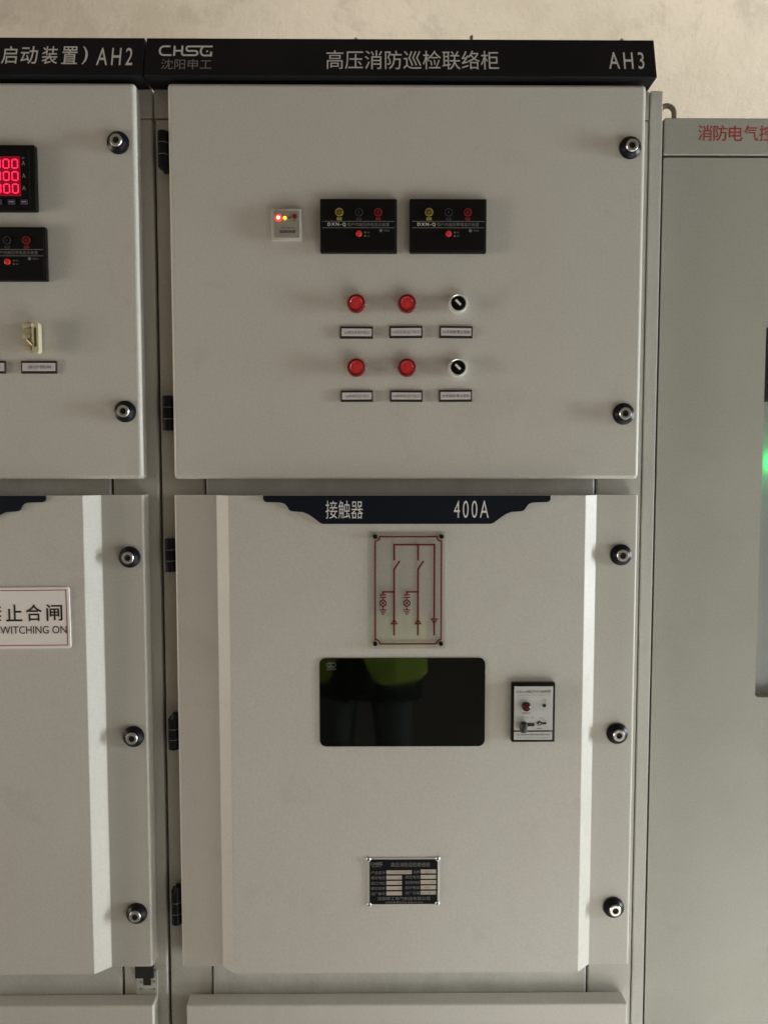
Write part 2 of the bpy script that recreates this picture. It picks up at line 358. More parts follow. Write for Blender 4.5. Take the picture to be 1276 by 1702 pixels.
# ------------------------------------------------------------------ builders of cabinet parts
def lock(par, x, z, y=0.0, spin=0.0):
    b = MB().lathe(x, z, [(18.2, y), (18.2, y-2.5), (17.6, y-4.0), (13.5, y-6.5), (12.0, y-8.6), (11.0, y-9.2), (0, y-9.2)], 36).build('lock', 'lock_black', par)
    MB().lathe(x, z, [(10.0, y-8.5), (10.0, y-12.0), (9.0, y-13.2), (5.4, y-13.2), (5.4, y-10.2)], 30).build('socket_head', 'chrome', b)
    MB().lathe(x, z, [(5.6, y-10.6), (0, y-10.6)], 6, spin).build('hex_socket', 'dark_hole', b)
    return b
def hinge(par, xc, z0, z1, y=19.0, taper=None):
    h = z1 - z0; k = h / 3.0; r = 9.0
    b = MB()
    pts = []
    for i in range(9):
        t = math.pi * i / 8; pts.append((xc - r * math.cos(t) * 1.0, y - r * math.sin(t)))
    pts += [(xc + 22, y + 4), (xc + 22, y + 15), (xc - r, y + 15)]
    b.prism_z(pts, z0, z1, 1.0, 1)
    o = b.build('hinge', 'hinge', par)
    for zz in (z0 + k, z0 + 2 * k):
        ring = [(xc + (p[0]-xc) * 1.03, y + (p[1]-y) * 1.03) for p in pts[:9]] + [(xc + r, y + 6), (xc - r, y + 6)]
        MB().prism_z(ring, zz - 0.7, zz + 0.7).build('hinge_washer', 'hinge_line', o)
    if taper == 'bottom':
        ring = [(xc + (p[0]-xc) * 0.96 + 2, y + (p[1]-y) * 0.96) for p in pts[:9]] + [(xc + r + 2, y + 6), (xc - r + 3, y + 6)]
        q = MB(); q.prism_z(ring, z0 - 9, z0 + 0.5); 
        for v in q.bm.verts:
            if v.co.z < z0 - 5: v.co.x = xc + 6 + (v.co.x - xc - 6) * 0.45
        q.build('hinge_pin_cap', 'hinge', o)
    if taper == 'top':
        ring = [(xc + (p[0]-xc) * 0.96 + 2, y + (p[1]-y) * 0.96) for p in pts[:9]] + [(xc + r + 2, y + 6), (xc - r + 3, y + 6)]
        q = MB(); q.prism_z(ring, z1 - 0.5, z1 + 9)
        for v in q.bm.verts:
            if v.co.z > z1 + 5: v.co.x = xc + 5 + (v.co.x - xc - 5) * 0.5
        q.build('hinge_pin_cap', 'hinge', o)
    return o
def label_holder(par, x0, x1, z0, z1, body, ink='black_ink', inset=0.16, tilt=0.0):
    b = MB().box(x0, x1, -3.2, 0.3, z0, z1, 0.6, 1)
    cx, cz = (x0+x1)/2, (z0+z1)/2
    o = b.turn(cx, cz, tilt).build('label_holder', 'label_frame', par)
    MB().box(x0+2.6, x1-2.6, -3.9, -3.0, z0+4.0, z1-3.6).turn(cx, cz, tilt).build('paper_card', 'card', o)
    if body:
        w = x1-x0-5.2; h = z1 - z0
        MB().text(body, x0+2.6+w*inset, x1-2.6-w*inset*0.7, z0+h*0.36, z0+h*0.64, -4.0, 0.0).turn(cx, cz, tilt).build('lettering', ink, o, smooth=0)
    return o
def pilot_lamp(par, x, z):
    o = MB().lathe(x, z, [(15.0, 0), (15.0, -9.5), (14.3, -12.5), (13.0, -14.0), (11.6, -14.4), (11.2, -12)], 40).build('pilot_lamp', 'red_rim', par)
    l_ = MB().lathe(x, z, [(11.3, -12.2), (10.8, -13.3), (9.6, -13.6), (9.0, -13.0), (7.6, -13.2), (4, -13.8), (0, -14.0)], 40).build('lens', 'red_lens', o)
    MB().box(x+14.4, x+16.2, -6.5, -1.0, z-2.2, z+0.6, 0.4, 1).build('locking_tab', 'chrome', o)
    return o
def selector(par, x, z):
    o = MB().lathe(x, z, [(15.8, 0), (15.8, -10.5), (15.0, -13.0), (13.6, -13.6), (12.0, -12.6), (11.6, -8)], 40).build('selector_switch', 'bright_ring', par)
    MB().lathe(x, z, [(11.7, -8.5), (11.5, -11.2), (10.6, -11.8), (0, -11.8)], 36).build('rotary_disc', 'black_plastic', o)
    MB().box(x-9.2, x+9.2, -15.0, -11.4, z-3.2, z+3.2, 1.2, 2).turn(x, z, 45).build('knob_grip', 'black_plastic', o)
    MB().box(x-6.4, x+5.0, -15.8, -14.8, z-1.8, z+1.8, 0.3, 1).turn(x, z, 45).build('white_pointer', 'pointer', o)
    return o
def voltage_display(par, x0, z0):
    """black live-line display, 127 x 87 mm: three phase lamps, title band and a test button"""
    W_, H_ = 126.0, 86.5
    X = lambda u: x0 + u * W_; Z = lambda v: z0 + v * H_
    o = MB().box(x0, x0+W_, -11, 0.3, z0, z0+H_, 1.6, 2).build('live_line_display', 'black_plastic', par)
    MB().box(x0+3, x0+W_-3, -11.7, -10.5, z0+3, z0+H_-3, 0.5, 1).build('face_panel', 'black_gloss', o)
    y = -11.7
    for u, ring, lens, ch in ((0.25, 'yellow', 'yellow_dim', 'A'), (0.505, 'green_dim', 'black_gloss', 'B'), (0.755, 'red_ring', 'red_dim', 'C')):
        cx, cz = X(u), Z(0.745)
        q = MB().lathe(cx, cz, [(6.7, y+0.5), (6.7, y-1.4), (5.1, y-1.6), (5.1, y)], 24).build('phase_lamp', ring, o)
        MB().lathe(cx, cz, [(5.1, y-0.5), (3.2, y-1.3), (0, y-1.5)], 20).build('lens', lens, q)
        MB().text(ch, cx-1.6, cx+1.6, cz-2.4, cz+2.2, y-1.5, 0.02).build('lettering', ring, q, smooth=0)
        MB().box(cx-4.2, cx+4.2, y-0.4, y+0.2, Z(0.595), Z(0.648)).build('phase_mark', ring, q, smooth=0)
        MB().text(ch, cx-1.2, cx+1.2, Z(0.603), Z(0.640), y-0.4).build('lettering', 'black_ink', q, smooth=0)
    q = MB(); q.stroke([(X(0.03), Z(0.576)), (X(0.97), Z(0.576))], 0.9, y); q.stroke([(X(0.03), Z(0.458)), (X(0.97), Z(0.458))], 0.9, y)
    q.build('title_rule', 'face_ink', o, smooth=0)
    MB().text('DXN-Q', X(0.10), X(0.335), Z(0.482), Z(0.552), y, 0.012, space=1.35).build('lettering', 'silver_ink', o, smooth=0)
    MB().text('型户内高压带电显示装置', X(0.355), X(0.90), Z(0.485), Z(0.55), y).build('lettering', 'face_ink', o, smooth=0)
    MB().lathe(X(0.505), Z(0.345), [(5.0, y+0.3), (4.8, y-2.6), (3.6, y-3.4), (0, y-3.6)], 20).build('test_button', 'red_button', o)
    q = MB()
    for v in (0.372, 0.305): q.lathe(X(0.585), Z(v), [(1.5, y-0.2), (0, y-0.25)], 12)
    q.text('自检', X(0.61), X(0.645), Z(0.355), Z(0.388), y); q.text('闭锁', X(0.61), X(0.645), Z(0.29), Z(0.32), y)
    q.build('lettering', 'face_ink', o, smooth=0)
    q = MB().lathe(X(0.79), Z(0.405), [(2.6, y-0.2), (0, y-0.25)], 12); q.text('带电闭锁', X(0.83), X(0.90), Z(0.385), Z(0.42), y)
    q.build('lettering', 'face_ink', o, smooth=0)
    return o
def logo(mb, x0, x1, z0, z1, y, w=0.13):
    """the company's four linked letters C H S G"""
    S = lambda a, b: (x0 + a * (x1-x0), z0 + b * (z1-z0))
    ww = w * (z1 - z0)
    def arc(cx, cy, rx, ry, a0, a1, n=7): return [S(cx + rx*math.cos(R(a0+(a1-a0)*i/n)), cy + ry*math.sin(R(a0+(a1-a0)*i/n))) for i in range(n+1)]
    mb.stroke([S(0.205, 0.93)] + arc(0.085, 0.5, 0.075, 0.43, 90, 270) + [S(0.235, 0.07)], ww, y)      # C runs into
    mb.stroke([S(0.285, 0.0), S(0.285, 0.98)], ww, y)                                                  # H
    mb.stroke([S(0.285, 0.50), S(0.43, 0.50)], ww, y)
    mb.stroke([S(0.43, 1.0), S(0.43, 0.20), S(0.455, 0.07), S(0.665, 0.07)] + arc(0.675, 0.28, 0.045, 0.21, -90, 90) + arc(0.545, 0.71, 0.035, 0.22, 270, 90) + [S(0.60, 0.93), S(0.995, 0.93)], ww, y)   # S with the top bar of G
    mb.stroke(arc(0.84, 0.48, 0.06, 0.43, 100, 270) + [S(0.975, 0.05), S(0.975, 0.42)], ww, y)          # G
    mb.lathe(S(0.90, 0.45)[0], S(0.90, 0.45)[1], [(ww*0.55, y(S(0, 0.45)[1]) - 0.25 if callable(y) else y-0.25), (0, (y(S(0, 0.45)[1]) - 0.26) if callable(y) else y-0.26)], 12)
    return mb
HY = lambda z: 12.0 - (2197.5 - z) / 69.5 * 20.0        # front of the leaning header board

def cabinet(name, x_off, label, end_panel):
    """one switchgear cabinet; x_off moves the whole layout along the row"""
    X = lambda v: v + x_off
    c = empty(name, (X(40), 600, 0), label, 'cabinet', 'switchgear cabinets in a row')
    L_, R_ = -378.0, 459.0
    # body shell behind the frame
    MB().box(X(L_+3), X(R_-3), 60, 1400, 0, 2080, 3, 1).build('shell', 'frame', c)
    # corner posts and rails
    for a, b_, yf in ((L_+3, -300.5, 37.0), (379.5, R_-0.7, 35.0)):
        MB().box(X(a), X(b_), yf, 64, 60, 2078.5, 3.2, 3).build('frame_post', 'frame', c, smooth=0)
    MB().box(X(L_+2), X(R_-0.7), 35.6, 70, 2080, 2127, 1.5, 2).build('top_rail', 'frame', c, smooth=0)
    for z0, z1 in ((1430, 1492), (520, 640)):
        MB().box(X(-297.0), X(376.0), 33.4, 66, z0, z1, 2.6, 3).build('cross_rail', 'zinc', c, smooth=0)
    MB().box(X(L_+4), X(R_-4), 70, 1400, 0, 60).build('plinth', 'rubber', c)
    if end_panel:
        MB().box(X(R_+0.8), X(481), 34, 1400, 0, 2127, 2.0, 3).build('end_panel', 'frame', c, smooth=0)
    # header board
    prof = [(12.0, 2197.5), (-8.0, 2128.0), (34.0, 2128.0), (50.0, 2128.5), (50.0, 2197.5)]
    hb = MB().prism_x(prof, X(L_-1), X(455.2), 0.8, 1).build('header_board', 'header', c, smooth=0)
    # upper door
    MB().box(X(-344), X(441.5), 0, 31, 1473.5, 2121.5, 7.0, 5).build('upper_door', 'paint', c, smooth=0)
    # lower door with a raised centre and chamfered flanks
    prof = [(X(-344), 31), (X(-344), 0), (X(-272.5), 0), (X(-249), -20), (X(347), -20), (X(370.5), 0), (X(441.5), 0), (X(441.5), 31)]
    q = MB(); q.prism_z(prof, 617.5, 1446.3)
    soft = [e for e in q.bm.edges if all(abs(v.co.y) < 0.01 and (abs(v.co.x - X(-344)) < 0.01 or abs(v.co.x - X(441.5)) < 0.01) for v in e.verts)]
    crisp = [e for e in q.bm.edges if e not in soft]
    bmesh.ops.bevel(q.bm, geom=soft, offset=4.0, segments=4, affect='EDGES', profile=0.5)
    crisp = [e for e in q.bm.edges if e.is_valid and abs(e.verts[0].co.z - e.verts[1].co.z) > 700 and min(abs(e.verts[0].co.x - X(v)) for v in (-272.5, -249, 347, 370.5)) < 0.01]
    bmesh.ops.bevel(q.bm, geom=crisp, offset=1.0, segments=2, affect='EDGES', profile=0.5)
    q.build('lower_door', 'paint', c, smooth=0)
    # bottom cover
    MB().box(X(-338), X(441.5), 0, 31, 60, 545.2, 3.0, 3).build('bottom_cover', 'paint', c, smooth=0)
    # black plate with stepped ends at the top of the lower door
    half = [(-190.6, 1446.2), (-190.6, 1440.0), (-188.5, 1436.8), (-184.7, 1435.4), (-161.0, 1435.2), (-154.5, 1433.0), (-150.5, 1428.5), (-148.0, 1423.0), (-145.0, 1420.8),
            (-140.5, 1420.0), (-125, 1419.4), (-117, 1415.8), (-110, 1411.3), (-96, 1400.6), (-91.5, 1399.0)]
    ctr = 48.4; pts = [(X(a), b_) for a, b_ in half] + [(X(2*ctr - a), b_) for a, b_ in half[::-1]]
    dp = MB().prism_y(pts, -23.4, -19.6, 0.5, 1).build('door_plate', 'plate_black', c)
    return c, hb, dp

# ------------------------------------------------------------------ the middle cabinet (AH3)
c3, hb3, dp3 = cabinet('switchgear_cabinet', 0.0, 'grey switchgear cabinet marked AH3 with dark inspection window in its lower door', True)
q = MB()
# the logo strokes are laid on a flat plane and then leaned with the board
logo(q, -357, -270, 2164.2, 2183.2, 0.0, 0.17)
for v in q.bm.verts: v.co.y += HY(v.co.z) - 0.1
q.build('logo', 'silver_ink', hb3, smooth=0)
MB().text('沈阳申工', -352.5, -270.5, 2139.5, 2158.4, HY, 0.0).build('lettering', 'silver_dim', hb3, smooth=0)
MB().text('高压消防巡检联络柜', -84, 197.8, 2140.9, 2176.1, HY, 0.0).build('lettering', 'silver_ink', hb3, smooth=0)
MB().text('AH3', 377.9, 436.1, 2143.3, 2174.7, HY, 0.003, space=1.35).build('lettering', 'silver_ink', hb3, smooth=0)
MB().text('接触器', -87, -25, 1408.0, 1438.1, -23.4, -0.004).build('lettering', 'silver_ink', dp3, smooth=0)
MB().text('400A', 126.2, 184.2, 1409.0, 1438.0, -23.4, -0.004, space=1.3).build('lettering', 'silver_ink', dp3, smooth=0)
for i, (x, z) in enumerate(((415.5, 2019), (413, 1583), (413.5, 1344.2), (413, 1033.5), (412.6, 722))): lock(c3, x, z, 0.0, 0.3 + i * 0.7)
for z0, z1, tp in ((1993, 2051, 'bottom'), (1556, 1614.3, None), (1313.5, 1370.8, None), (1000.6, 1056, 'top'), (684, 745, 'top')): hinge(c3, -357.0, z0, z1, 19.0, tp)
voltage_display(c3, -94.6, 1846.2); voltage_display(c3, 52.4, 1846.4)
for x in (-35.8, 48.4):
    for z in (1764.4, 1659.2): pilot_lamp(c3, x, z)
for z in (1764.4, 1659.2): selector(c3, 132.8, z)
for x0, x1, z0, z1, s_, ink, ins, tl in (
        (-63.0, -7.9, 1707.5, 1727.4, '2#高压泵运行指示', 'grey_ink', 0.10, 0.3), (19.2, 74.5, 1708.4, 1728.3, '1#高压泵运行指示', 'grey_ink', 0.04, -0.4),
        (102.6, 158.1, 1708.4, 1728.4, '允许巡检/禁止巡检', 'black_ink', 0.05, 0.6), (-62.4, -8.0, 1602.7, 1621.7, '2#联络柜运行指示', 'grey_ink', 0.12, -0.3),
        (20.3, 74.9, 1602.8, 1621.8, '1#联络柜运行指示', 'grey_ink', 0.05, 0.2), (102.1, 157.8, 1602.8, 1622.8, '允许巡检/禁止巡检', 'black_ink', 0.05, -0.5)):
    label_holder(c3, x0, x1, z0, z1, s_, ink, ins, tl)
# small humidity controller with lit lamps
x0, z0 = -174.8, 1866.2
o = MB().box(x0, x0+49.6, -8.0, 0.3, z0, z0+51.6, 1.8, 2).build('humidity_controller', 'clear_frame', c3)
MB().box(x0+4.6, x0+46.4, -8.9, -7.5, z0+4.2, z0+47.0, 0.3, 1).build('face_panel', 'unit_grey', o)
ll = MB().lathe(x0+11.8, z0+36.2, [(6.6, -8.8), (6.0, -9.9), (4.5, -10.4), (0, -10.6)], 20).build('lamp_halo', 'halo_red', o)  # halo of the LED as a self-lit disc under the core
MB().lathe(x0+11.8, z0+36.2, [(2.9, -10.3), (2.4, -11.2), (1.4, -11.7), (0, -11.9)], 16).build('lamp_core', 'led_red', ll)
ll = MB().lathe(x0+22.4, z0+35.8, [(3.8, -8.8), (3.4, -9.6), (0, -10.0)], 18).build('lamp_halo', 'halo_yellow', o)
MB().lathe(x0+22.2, z0+36.0, [(1.9, -9.7), (1.8, -10.6), (1.1, -11.1), (0, -11.3)], 16).build('lamp_core', 'led_yellow', ll)
MB().lathe(x0+38.6, z0+38.2, [(4.0, -8.8), (3.8, -10.4), (0, -10.8)], 18).build('push_button', 'red_ring', o)
q = MB().text('WSK-H(TH)', x0+15, x0+37, z0+18.4, z0+21.2, -8.95, 0.0); q.text('温湿度控制器', x0+13.5, x0+39.5, z0+11.6, z0+16.4, -8.95, 0.01)
q.text('加热', x0+28.5, x0+33.5, z0+34.5, z0+38.5, -8.95, 0.01); q.text('自检', x0+35.5, x0+42, z0+30.2, z0+32.6, -8.95)
q.build('lettering', 'black_ink', o, smooth=0)

# mimic diagram on a clear acrylic plate
mx, mz = -13.1, 1187.7
T = lambda a, b: (mx + (a - 195) * 0.1530, mz + (1410 - b) * 0.1548)
y = -20.0
mi = MB().prism_y(rrect(mx-4.5, mx+126.5, mz, mz+198.9, 2.0, 3), -24.0, -20.9, 0.4, 1).build('mimic_plate', 'acrylic', c3, smooth=0)
q = MB(); yl = -24.05; w = 3.1
def carc(cx, cz, r, a0, a1, n=6): return [(cx + r*math.cos(R(a0+(a1-a0)*i/n)), cz + r*math.sin(R(a0+(a1-a0)*i/n))) for i in range(n+1)]
tl, tr, bl, br = T(250, 182), T(972, 182), T(250, 1352), T(972, 1352)
rr = 7.6
ring = carc(*tl, rr, 0, -90) + carc(*bl, rr, 90, 0) + carc(*br, rr, 180, 90) + carc(*tr, rr, 270, 180)
q.stroke(ring, 2.6, yl, closed=True)
q.stroke([T(457, 440), T(457, 268), T(896, 268), T(896, 1260)], w, yl); q.stroke([T(718, 268), T(718, 440)], w, yl)
for u in (457, 718):
    q.stroke([T(u+60, 445), T(u, 535), T(u, 1260)], w, yl)
    q.stroke([T(u, 782), T(u-122, 782), T(u-122, 812)], w*0.9, yl)
    for v in (815, 842): q.stroke([T(u-158, v), T(u-85, v)], 2.1, yl)
    q.stroke([T(u-122, 842), T(u-122, 868)], 1.8, yl)
    cc = T(u-122, 905); q.stroke(carc(*cc, 5.2, 0, 340, 18)[:], 2.1, yl, closed=True)
    for s_ in (-1, 1): q.stroke([(cc[0]-3.6, cc[1]-3.6*s_), (cc[0]+3.6, cc[1]+3.6*s_)], 1.7, yl)
    q.stroke([T(u-122, 940), T(u-122, 978)], 1.8, yl)
    for v, hw in ((978, 37), (1001, 26), (1024, 16)): q.stroke([T(u-122-hw, v), T(u-122+hw, v)], 2.0, yl)
    q.stroke([T(u, 1085), T(u+32, 1132), T(u-32, 1132)], 2.0, yl, closed=True)
q.stroke([T(896, 1130), T(864, 1078), T(930, 1078)], 2.0, yl, closed=True)
q.build('circuit_lines', 'dark_red', mi, smooth=0)
for p in (tl, tr, bl, br): MB().lathe(*p, [(3.7, -20), (3.7, -25.2), (2.9, -26.6), (0, -27)], 20).build('screw', 'black_plastic', mi)

# dark observation window
vw = MB().prism_y(rrect(-98.6, 181.1, 1019.4, 1171.7, 10, 6), -21.6, -19.7, 0.7, 2).build('inspection_window', 'dark_glass', c3, smooth=0)
q = MB(); cc = (-79.5, 1160.2)
for r_ in (3.0,): q.stroke(carc(cc[0]-2.2, cc[1], r_, 60, 300, 10), 0.7, -21.6); q.stroke(carc(cc[0]+0.6, cc[1], r_*0.95, 60, 300, 10), 0.6, -21.6); q.stroke(carc(cc[0]+3.0, cc[1], r_*0.9, 60, 300, 10), 0.6, -21.6)
q.stroke([(cc[0] + 8.2*math.cos(R(a)), cc[1] + 5.0*math.sin(R(a))) for a in range(0, 360, 15)], 0.5, -21.6, closed=True)
q.text('A000128', cc[0]-8, cc[0]+8, cc[1]-8.4, cc[1]-6.2, -21.6)
q.build('certification_mark', 'face_ink', vw, smooth=0)

# electromagnetic interlock
ix, iz = 225.1, 1029.6
T = lambda a, b: (ix + (a - 150) * 0.0740, iz + (1500 - b) * 0.0730)
il = MB().box(ix, ix+72.9, -31.0, -19.7, iz, iz+101.1, 1.2, 2).build('door_interlock', 'black_plastic', c3)
(a0, b0), (a1, b1) = T(200, 1218), T(1080, 183); MB().box(a0, a1, -31.8, -30.6, b0, b1, 0.3, 1).build('face_panel', 'lock_face', il)
(a0, b0), (a1, b1) = T(203, 1440), T(1072, 1250); MB().box(a0, a1, -31.8, -30.6, b0, b1, 0.3, 1).build('caption_strip', 'lock_face', il)
q = MB(); yl = -31.8
def tx(body, u0, v0, u1, v1, bold=0.0): a, b = T(u0, v1), T(u1, v0); MB().text(body, a[0], b[0], a[1], b[1], yl, bold).build('lettering', 'grey_ink', il, smooth=0)
tx('DSN-AMZ户内电磁锁', 245, 268, 1035, 342, 0.01); tx('Solenoid INDOOR Electromagnetic lock', 262, 376, 1030, 402)
tx('开锁', 845, 470, 930, 505); tx('UNLOCK', 820, 518, 945, 542); tx('电源指示', 375, 790, 580, 828, 0.01)
tx('开', 380, 876, 425, 945); tx('关', 590, 876, 635, 945); tx('解锁孔', 722, 1160, 860, 1192, 0.01)
tx('注意: 禁止带电 解除闭锁前须断开电源', 245, 1295, 1020, 1340, 0.01); tx('Do not unlock before the circuit is switched off', 255, 1372, 1020, 1402)
MB().stroke(carc(*T(790, 1050), 9.5, 5, 95, 8), 0.6, yl).build('turn_arrow', 'grey_ink', il, smooth=0); MB().stroke([T(455, 918), T(560, 918)], 0.35, yl).build('slide_line', 'grey_ink', il, smooth=0)
p = T(472, 650); rd = MB().lathe(*p, [(7.6, -31.5), (7.6, -36), (6.6, -37), (0, -37)], 28).build('lamp_socket', 'lock_black', il)
p2 = (p[0], p[1]); MB().lathe(*p2, [(6.4, -36.5), (6.0, -40.5), (4.0, -42), (0, -42.4)], 24).build('red_lamp', 'red_dim', il)
MB().lathe(*T(885, 635), [(3.2, -31.6), (3.0, -32.6), (0, -32.6)], 16).build('unlock_hole', 'black_ink', il)
(a0, b0), (a1, b1) = T(450, 1120), T(668, 1045); MB().prism_y(rrect(a0, a1, b0, b1, 2.2, 4), -32.4, -31.5).build('slot', 'black_ink', il)
(a0, b0), (a1, b1) = T(325, 1270), T(480, 985); MB().box(a0, a1, -45, -31.4, b0+2, b1, 4.5, 3).turn((a0+a1)/2, (b0+b1)/2, 6).build('slide_knob', 'knob', il)
q = MB().lathe(*T(780, 1050), [(3.9, -31.5), (3.7, -33.0), (0, -33.2)], 18); (a0, b0), (a1, b1) = T(790, 1072), T(940, 1032); q.prism_y(rrect(a0, a1, b0, b1, 1.3, 3), -32.6, -31.5); q.build('unlock_key', 'black_ink', il)
MB().lathe(*T(780, 1050), [(1.5, -33.1), (0, -33.6)], 12).build('key_pin', 'chrome', il)

# riveted nameplate
nx, nz = -18.4, 739.6
T = lambda a, b: (nx + (a - 150) * 0.1293, nz + (750 - b) * 0.1395)
npl = MB().prism_y(rrect(nx, nx+122.8, nz, nz+84.2, 1.5, 3), -21.6, -19.7, 0.4, 1).build('nameplate', 'alu', c3)
(a0, b0), (a1, b1) = T(178, 735), T(1082, 165); MB().box(a0, a1, -21.9, -21.3, b0, b1).build('printed_field', 'name_black', npl, smooth=0)
yl = -21.95
for u0, u1, v0, v1 in ((402, 738, 303, 350), (402, 607, 370, 418), (402, 607, 437, 486), (402, 607, 505, 552), (402, 607, 572, 620),
                       (856, 1060, 293, 342), (856, 1060, 362, 410), (856, 1060, 428, 478), (856, 1060, 496, 545), (856, 1060, 565, 612)):
    (a0, b0), (a1, b1) = T(u0, v1), T(u1, v0); MB().box(a0, a1, -22.2, -21.6, b0, b1).build('data_cell', 'cell', npl, smooth=0)
q = MB()
def tx(body, u0, v0, u1, v1, bold=0.0, yy=-21.9): a, b = T(u0, v1), T(u1, v0); q.text(body, a[0], b[0], a[1], b[1], yy, bold)
tx('高压消防巡检联络柜', 462, 203, 980, 260); tx('沈阳申工', 205, 243, 335, 262)
for s_, v in (('产品型号', 312), ('额定电压', 378), ('额定工作电压', 446), ('额定频率', 512), ('出厂编号', 580)): tx(s_, 200, v, 385, v+38)
for s_, v in (('名称', 305), ('额定电流', 370), ('额定短时电流', 438), ('防护等级', 505), ('出厂日期', 572)): tx(s_, 655 if len(s_) > 2 else 760, v, 840, v+38)
tx('沈阳申工电气制造有限公司', 285, 640, 980, 685); tx('全国免费服务热线 4008-00-3008', 385, 698, 885, 725)
logo(q, T(195, 0)[0], T(350, 0)[0], T(0, 235)[1], T(0, 203)[1], -21.9, 0.22)
q.build('lettering', 'face_ink', npl, smooth=0)
q = MB()
for s_, u0, u1, v in (('KYN28-12(Z)-Q', 500, 720, 315), ('10', 560, 595, 384), ('50', 560, 595, 520), ('kV', 555, 595, 450), ('01', 915, 995, 308), ('A', 1030, 1045, 375), ('kA', 995, 1045, 440), ('IP4X', 915, 995, 510), ('21 年 6', 870, 1050, 575)):
    tx(s_, u0, v, u1, v+28, 0.0, -22.2)
q.build('stamped_figures', 'grey_ink', npl, smooth=0)
for u, v in ((165, 165), (1083, 160), (175, 740), (1080, 728)):
    rv = MB().lathe(*T(u, v), [(4.0, -21.4), (4.0, -22.4), (3.1, -23.3), (1.6, -23.5), (1.6, -22.4)], 20).build('rivet', 'chrome', npl)
    MB().lathe(*T(u, v), [(1.7, -22.7), (0, -22.7)], 10).build('rivet_hole', 'dark_hole', rv)
# bolt heads standing on top of the header
for x, y_, h in ((-38, 90, 2240.5), (160, 60, 2229), (420, 70, 2230)):
    MB().box(x-2.6, x+2.6, y_-2.6, y_+2.6, 2126, h, 1, 1).build('roof_bolt', 'steel', c3)

# ------------------------------------------------------------------ the left cabinet (AH2)
c2, hb2, dp2 = cabinet('switchgear_cabinet', -837.6, 'grey switchgear cabinet marked AH2 with red lit ammeter, cut off at the left edge', False)
MB().text('AH2', -458, -399.4, 2146.7, 2178.9, HY, 0.003, space=1.35).build('lettering', 'silver_ink', hb2, smooth=0)
for ch, a, b in (('(', -667, -658), ('软', -649, -622), ('启', -612.3, -587.3), ('动', -581.5, -554), ('装', -547, -521.5), ('置', -514.6, -489.0), (')', -481.5, -472.5)):
    MB().text(ch, a, b, 2148.2, 2181.0, HY, 0.006).build('lettering', 'silver_ink', hb2, smooth=0)
for i, (x, z) in enumerate(((-425.3, 2024.5), (-423, 1586.5), (-420.6, 1341.1), (-420.4, 1030.6), (-421.3, 715))): lock(c2, x, z, 0.0, 0.9 + i * 0.5)
# digital ammeter
am = MB().box(-664.5, -556.8, -12.5, 0.3, 1911.5, 2017.0, 3.0, 2).build('ammeter', 'black_plastic', c2)
MB().box(-656, -566, -13.2, -12.0, 1917, 2009, 0.6, 1).build('face_panel', 'black_gloss', am)
MB().box(-641, -580.5, -13.5, -12.9, 1934.5, 1997.5).build('digit_glow_panel', 'digit_glow', am, smooth=0)  # added panel that carries the red glow between the digits
def seven(mb, x, z, w_, h_, y_):
    s_ = w_ * 0.16; g = s_ * 0.3
    for sx in (0, 1):
        for sz in (0, 1):
            xx = x + (0 if sx == 0 else w_ - s_); zz = z + (s_ * 0.5 + g if sz == 0 else h_ / 2 + g)
            mb.box(xx, xx + s_, y_ - 0.3, y_, zz, zz + h_ / 2 - s_ * 0.5 - 2 * g)
    for zz in (z, z + h_ - s_): mb.box(x + s_ + g, x + w_ - s_ - g, y_ - 0.3, y_, zz, zz + s_)
for zrow in (1976.8, 1957.4, 1937.6):
    for k in range(4):
        q = MB(); seven(q, -637.0 + k * 14.1, zrow + 1.2, 10.8, 15.4, -13.55); q.build('lit_digit', 'segment', am, smooth=0)
q = MB()
for zrow in (1983.5, 1963.5, 1944): q.text('A', -578.2, -572.6, zrow, zrow+7, -13.2, 0.01)
q.text('kV', -577.5, -573.5, 1993.5, 1996.5, -13.2)
q.build('lettering', 'silver_dim', am, smooth=0)
for x in (-644, -623.4, -602, -581.5):
    k = MB().box(x, x+11.7, -15.2, -13.0, 1920.4, 1929.2, 1.6, 2).build('push_key', 'violet_key', am); MB().box(x+2.5, x+9.2, -15.5, -15.0, 1924.2, 1926.0).build('key_mark', 'key_mark', k, smooth=0)
voltage_display(c2, -670.0, 1799.8)
label_holder(c2, -593.7, -534.2, 1649.3, 1670.1, '保护跳闸', 'grey_ink', 0.16, 0.0); label_holder(c2, -678.0, -619.0, 1649.3, 1670.1, '保护合闸', 'grey_ink', 0.16, 0.0)
# cream trip link: base block with three terminals and a curved bridge
tl_ = MB().box(-578, -563, -7, 0.3, 1684, 1730, 1.5, 2).build('trip_link', 'cream_shade', c2)
for z, tlt, w_ in ((1684.5, 2, 10), (1704.5, 0, 11), (1722.5, -14, 12)):
    MB().box(-584.0, -584.0 + w_ + 2, -17, -6.5, z, z+9.4, 1.2, 2).turn(-578, z+4, tlt).build('terminal_tab', 'cream', tl_)
q = MB(); fo_ = rrect(-567.5, -556.5, 1680.5, 1732.0, 5.4, 5); fi_ = rrect(-564.8, -559.6, 1691, 1723, 2.0, 5)
a_, b_2 = [], []
for yy in (-19.0, -6.0):
    vo = [q.bm.verts.new((x, yy, z)) for x, z in fo_]; vi = [q.bm.verts.new((x, yy, z)) for x, z in fi_]
    for k in range(len(vo)): q.bm.faces.new((vo[k], vo[(k+1) % len(vo)], vi[(k+1) % len(vi)], vi[k]))
    a_.append(vo); b_2.append(vi)
for L2 in (a_, b_2):
    for k in range(len(L2[0])):
        m2 = (k+1) % len(L2[0]); q.bm.faces.new((L2[0][k], L2[0][m2], L2[1][m2], L2[1][k]))
